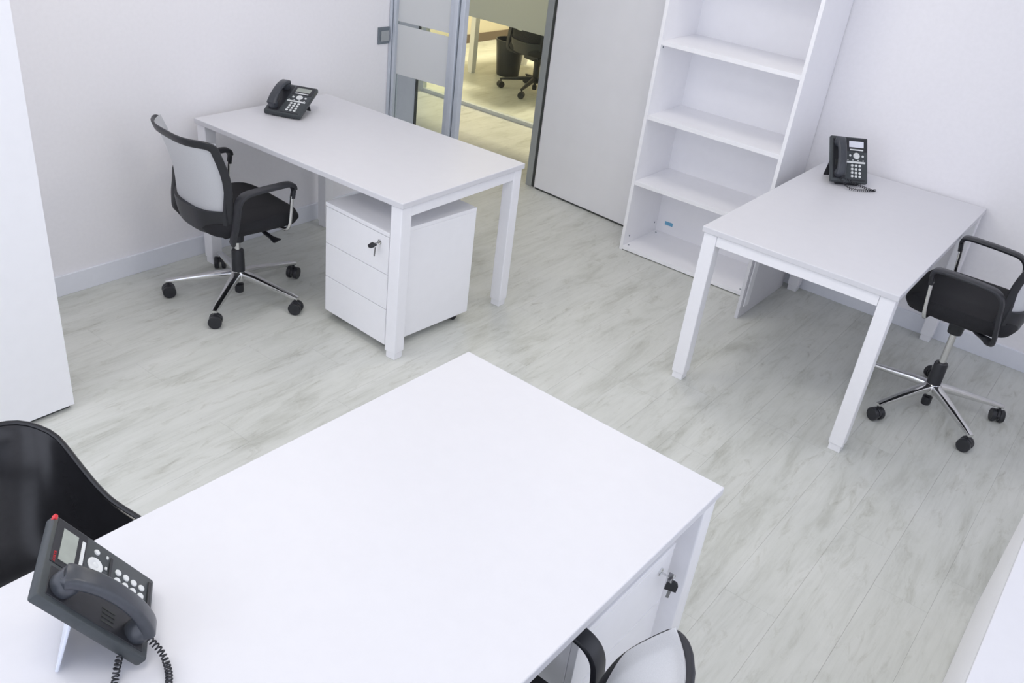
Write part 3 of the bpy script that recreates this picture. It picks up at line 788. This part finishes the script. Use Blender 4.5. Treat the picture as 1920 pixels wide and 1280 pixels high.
# ------------------------------------------------------------------ desk phones
PH = {}
PWD, PLN, PTH = 0.188, 0.234, 0.023
def phone_meshes():
    bm = NB(); box(bm, -PWD / 2, PWD / 2, 0, PLN, -PTH, 0, 0.005)
    PH['body'] = to_mesh('body', bm, 'phone_grey', True)
    # cradle: recess walls as a slightly raised dark tray
    bm = NB(); box(bm, -PWD / 2 + 0.010, -0.022, 0.014, PLN - 0.014, -0.001, 0.0015, 0.001)
    PH['cradle'] = to_mesh('cradle', bm, 'black_plastic')
    PH['vent'] = to_mesh('speaker_slot', bx(-0.0012, 0.0012, -0.014, 0.014, 0.0014, 0.0024), 'gap')
    PH['bezel'] = to_mesh('display_bezel', bx(-0.014, PWD / 2 - 0.006, 0.160, PLN - 0.008, -0.0005, 0.0012, 0.0005), 'black_plastic')
    PH['lcd'] = to_mesh('display', bx(-0.002, 0.072, 0.180, 0.212, 0.0008, 0.002), 'lcd')
    PH['lcdb'] = to_mesh('display', bx(-0.002, 0.072, 0.180, 0.212, 0.0008, 0.002), 'lcd_bright')
    PH['soft'] = to_mesh('soft_key_bar', bx(0.002, 0.070, 0.164, 0.171, 0.0005, 0.003, 0.001), 'key_white')
    PH['nav'] = to_mesh('navigation_wheel', lathe(NB(), [(0, 0.003), (0.005, 0.003), (0.006, 0.0022), (0.007, 0.003), (0.015, 0.003), (0.0165, 0.0015), (0.0165, 0), (0, 0)], 24), 'key_white', True)
    PH['round'] = to_mesh('round_key', lathe(NB(), [(0, 0.0025), (0.005, 0.0025), (0.006, 0.001), (0.006, 0), (0, 0)], 14), 'key_white', True)
    PH['dial'] = to_mesh('dial_key', lathe(NB(), [(0, 0.003), (0.0055, 0.003), (0.0068, 0.0015), (0.0068, 0), (0, 0)], 14), 'key_white', True)
    PH['feat'] = to_mesh('feature_bar', bx(-0.014, 0.080, 0.098, 0.108, 0.0004, 0.0025, 0.001), 'key_white')
    PH['featk'] = to_mesh('feature_bar', bx(-0.010, 0.076, 0.101, 0.107, 0.0004, 0.0025, 0.001), 'black_plastic')
    PH['tick'] = to_mesh('feature_key', bx(-0.003, 0.003, -0.002, 0.002, 0.0004, 0.0022), 'key_white')
    PH['low'] = to_mesh('volume_bar', bx(-0.010, 0.080, 0.008, 0.015, 0.0004, 0.0025, 0.001), 'black_plastic')
    PH['lamp'] = to_mesh('message_lamp', bx(PWD / 2 - 0.012, PWD / 2 - 0.0005, PLN - 0.006, PLN + 0.0005, -0.008, 0.0008, 0.001), 'red')
    # handset along y
    x = -0.058
    path = crom([(x, 0.022, 0.020), (x, 0.040, 0.034), (x, 0.075, 0.046), (x, 0.118, 0.050), (x, 0.160, 0.046), (x, 0.195, 0.034), (x, 0.213, 0.020)], 5)
    n = len(path)
    scs = []
    for i in range(n):
        t = abs(i / (n - 1) * 2 - 1)
        wv = 0.86 + 0.28 * t ** 2.2
        if t > 0.86: wv *= 1 - (t - 0.86) / 0.14 * 0.45
        scs.append((wv, 0.9 + 0.35 * t ** 2 if t < 0.9 else 0.7))
    PH['handset'] = to_mesh('handset', sweep(NB(), path, rrect(0.047, 0.022, 0.010, 4), side=(1, 0, 0), scales=scs), 'handset_grey', True)
    PH['cup'] = to_mesh('ear_cup', lathe(NB(), [(0, 0), (0.021, 0), (0.023, 0.006), (0.0235, 0.020), (0.021, 0.030), (0, 0.032)], 24), 'handset_grey', True)
    # font for the brand mark
    cu = bpy.data.curves.new('mark', 'FONT'); cu.body = 'AVAYA'; cu.size = 0.0075; cu.extrude = 0.0003; cu.align_x = 'LEFT'
    tmp = bpy.data.objects.new('mark', cu); C.objects.link(tmp)
    bpy.context.view_layer.update()
    dg = bpy.context.evaluated_depsgraph_get()
    me = bpy.data.meshes.new_from_object(tmp.evaluated_get(dg)); me.name = 'brand_mark'
    bpy.data.objects.remove(tmp)
    me.materials.clear(); me.materials.append(MATS['red'])
    PH['mark'] = me
phone_meshes()
def coil(path, turns, rad, wire):
    """coiled cord along a path"""
    P = path; L = [0]
    for a, b in zip(P, P[1:]): L.append(L[-1] + (b - a).length)
    tot = L[-1]; N_ = turns * 10
    out = []
    s = Vector((0, 0, 1))
    for i in range(N_ + 1):
        d = tot * i / N_
        k = max(j for j in range(len(L)) if L[j] <= d + 1e-9); k = min(k, len(P) - 2)
        t = (d - L[k]) / max(1e-9, L[k + 1] - L[k]); p = P[k].lerp(P[k + 1], t)
        tg = (P[k + 1] - P[k]).normalized()
        s = (s - tg * s.dot(tg)).normalized(); u = tg.cross(s)
        a = 2 * PI * i / 10
        rr = rad * min(1, i / 15, (N_ - i) / 15)
        out.append(p + s * rr * math.cos(a) + u * rr * math.sin(a))
    return tube(out, wire, 5)
def make_phone(label, x, y, yaw, tilt, z, cordpts, stand_mat='black_plastic', bright=False, feature='feat', hinge=0.62, near=False):
    t = thing('desk_phone', label, 'telephone', (x, y, z), yaw, 'dark grey office desk phones')
    z0 = 0.025
    Mt = Matrix.Translation((0, 0, z0)) @ Matrix.Rotation(tilt, 4, 'X')
    rot = (tilt, 0, 0)
    def put(name, me, p=(0, 0, 0), parent=None):
        if parent is None:
            return link(name, me, t, Mt @ Vector(p), rot)
        return link(name, me, parent, p)
    # the lower edge of the case rests on the desk
    low = (Matrix.Rotation(tilt, 4, 'X') @ Vector((0, 0.004, -PTH))).z + z0
    b = put('body', PH['body'])
    put('cradle', PH['cradle'], parent=b)
    for i in range(4): put('speaker_slot', PH['vent'], (-0.071 + i * 0.009, 0.095, 0), parent=b)
    put('display_bezel', PH['bezel'], parent=b); put('display', PH['lcdb' if bright else 'lcd'], parent=b)
    put('soft_key_bar', PH['soft'], parent=b); put('navigation_wheel', PH['nav'], (0.036, 0.137, 0), b)
    for xx in (0.004, 0.068): put('round_key', PH['round'], (xx, 0.137, 0), b)
    put('feature_bar', PH[feature], parent=b)
    for i in range(4): put('feature_key', PH['tick'], (-0.008 + i * 0.026, 0.114, 0), b)
    for r in range(4):
        for c in range(3): put('dial_key', PH['dial'], (0.014 + c * 0.0195, 0.086 - r * 0.0185, 0), b)
    put('volume_bar', PH['low'], parent=b)
    if near:
        put('message_lamp', PH['lamp'], parent=b); put('brand_mark', PH['mark'], (-0.012, 0.2165, 0.0014), b)
    hs = put('handset', PH['handset'])
    for yy in (0.038, 0.197): link('ear_cup', PH['cup'], hs, (-0.058, yy, 0.001))
    # fold-out stand from the back of the case down to the desk
    hy = PLN * hinge
    top = Mt @ Vector((0, hy, -PTH - 0.001))
    foot_y = top.y + max(0.03, 0.30 * top.z)
    st = NB()
    sweep(st, [Vector((0, top.y, top.z)), Vector((0, foot_y, 0.0045))], rrect(0.150, 0.006, 0.002, 2), side=(1, 0, 0))
    obj('stand', st, stand_mat, t)
    # front foot strip
    fy = (Mt @ Vector((0, 0.0, -PTH))).y
    fz = (Mt @ Vector((0, 0.0, -PTH))).z
    ft = NB(); sweep(ft, [Mt @ Vector((0, 0.012, -PTH + 0.004)), Vector((0, fy + 0.012, 0.004))], rrect(0.12, 0.014, 0.003, 2), side=(1, 0, 0))
    obj('front_foot', ft, 'black_plastic', t)
    R0 = Matrix.Rotation(-yaw, 4, 'Z')
    if cordpts:
        end0 = Mt @ Vector((-0.058, 0.020, 0.012)); end1 = Mt @ Vector((-PWD / 2 + 0.002, 0.045, -0.016))
        pts = [end0] + [R0 @ (Vector(p) - Vector((x, y, z))) for p in cordpts] + [end1]
        path = crom(pts, 8)
        obj('cord', coil(path, 46, 0.0052, 0.0016), 'black_plastic', t, True)
    return t
make_phone('dark desk phone steeply tilted on a pale stand on the foreground desk', 2.580, -1.058, 2.508, 0.902, H,
           [(2.66, -1.085, H + 0.012), (2.715, -1.115, H + 0.0095), (2.73, -1.17, H + 0.0095), (2.69, -1.195, H + 0.0095), (2.64, -1.165, H + 0.0095)], 'stand_clear', False, 'featk', near=True)
make_phone('black desk phone lying low on the left desk by the wall', 0.29, 1.10, 0.45, 0.364, H, None)
make_phone('black desk phone standing upright on the right desk by the far wall', 2.536, 2.745, 0.696, 0.883, H,
           [(2.56, 2.70, H + 0.0095), (2.62, 2.735, H + 0.0095), (2.655, 2.785, H + 0.0095), (2.62, 2.775, H + 0.0095)], 'black_plastic', True)

# ------------------------------------------------------------------ far office
make_desk('desk', 'white desk in the far office seen through the doorway', -1.9, 5.10, -0.06, 0, 1.6, 0, 0.85, 'x', 0.74)
wbm = NB()
wb2 = thing('waste_bin', 'dark waste bin under the far office desk', 'waste bin', (-1.62, 5.40, 0))
obj('bin', lathe(wbm, [(0, 0), (0.105, 0), (0.110, 0.01), (0.140, 0.33), (0.134, 0.33), (0.104, 0.012), (0, 0.012)], 28), 'black_plastic', wb2, True)
obj('rim', lathe(NB(), [(0.134, 0.322), (0.144, 0.322), (0.146, 0.33), (0.144, 0.338), (0.134, 0.338)], 28), 'black_plastic', wb2, True)
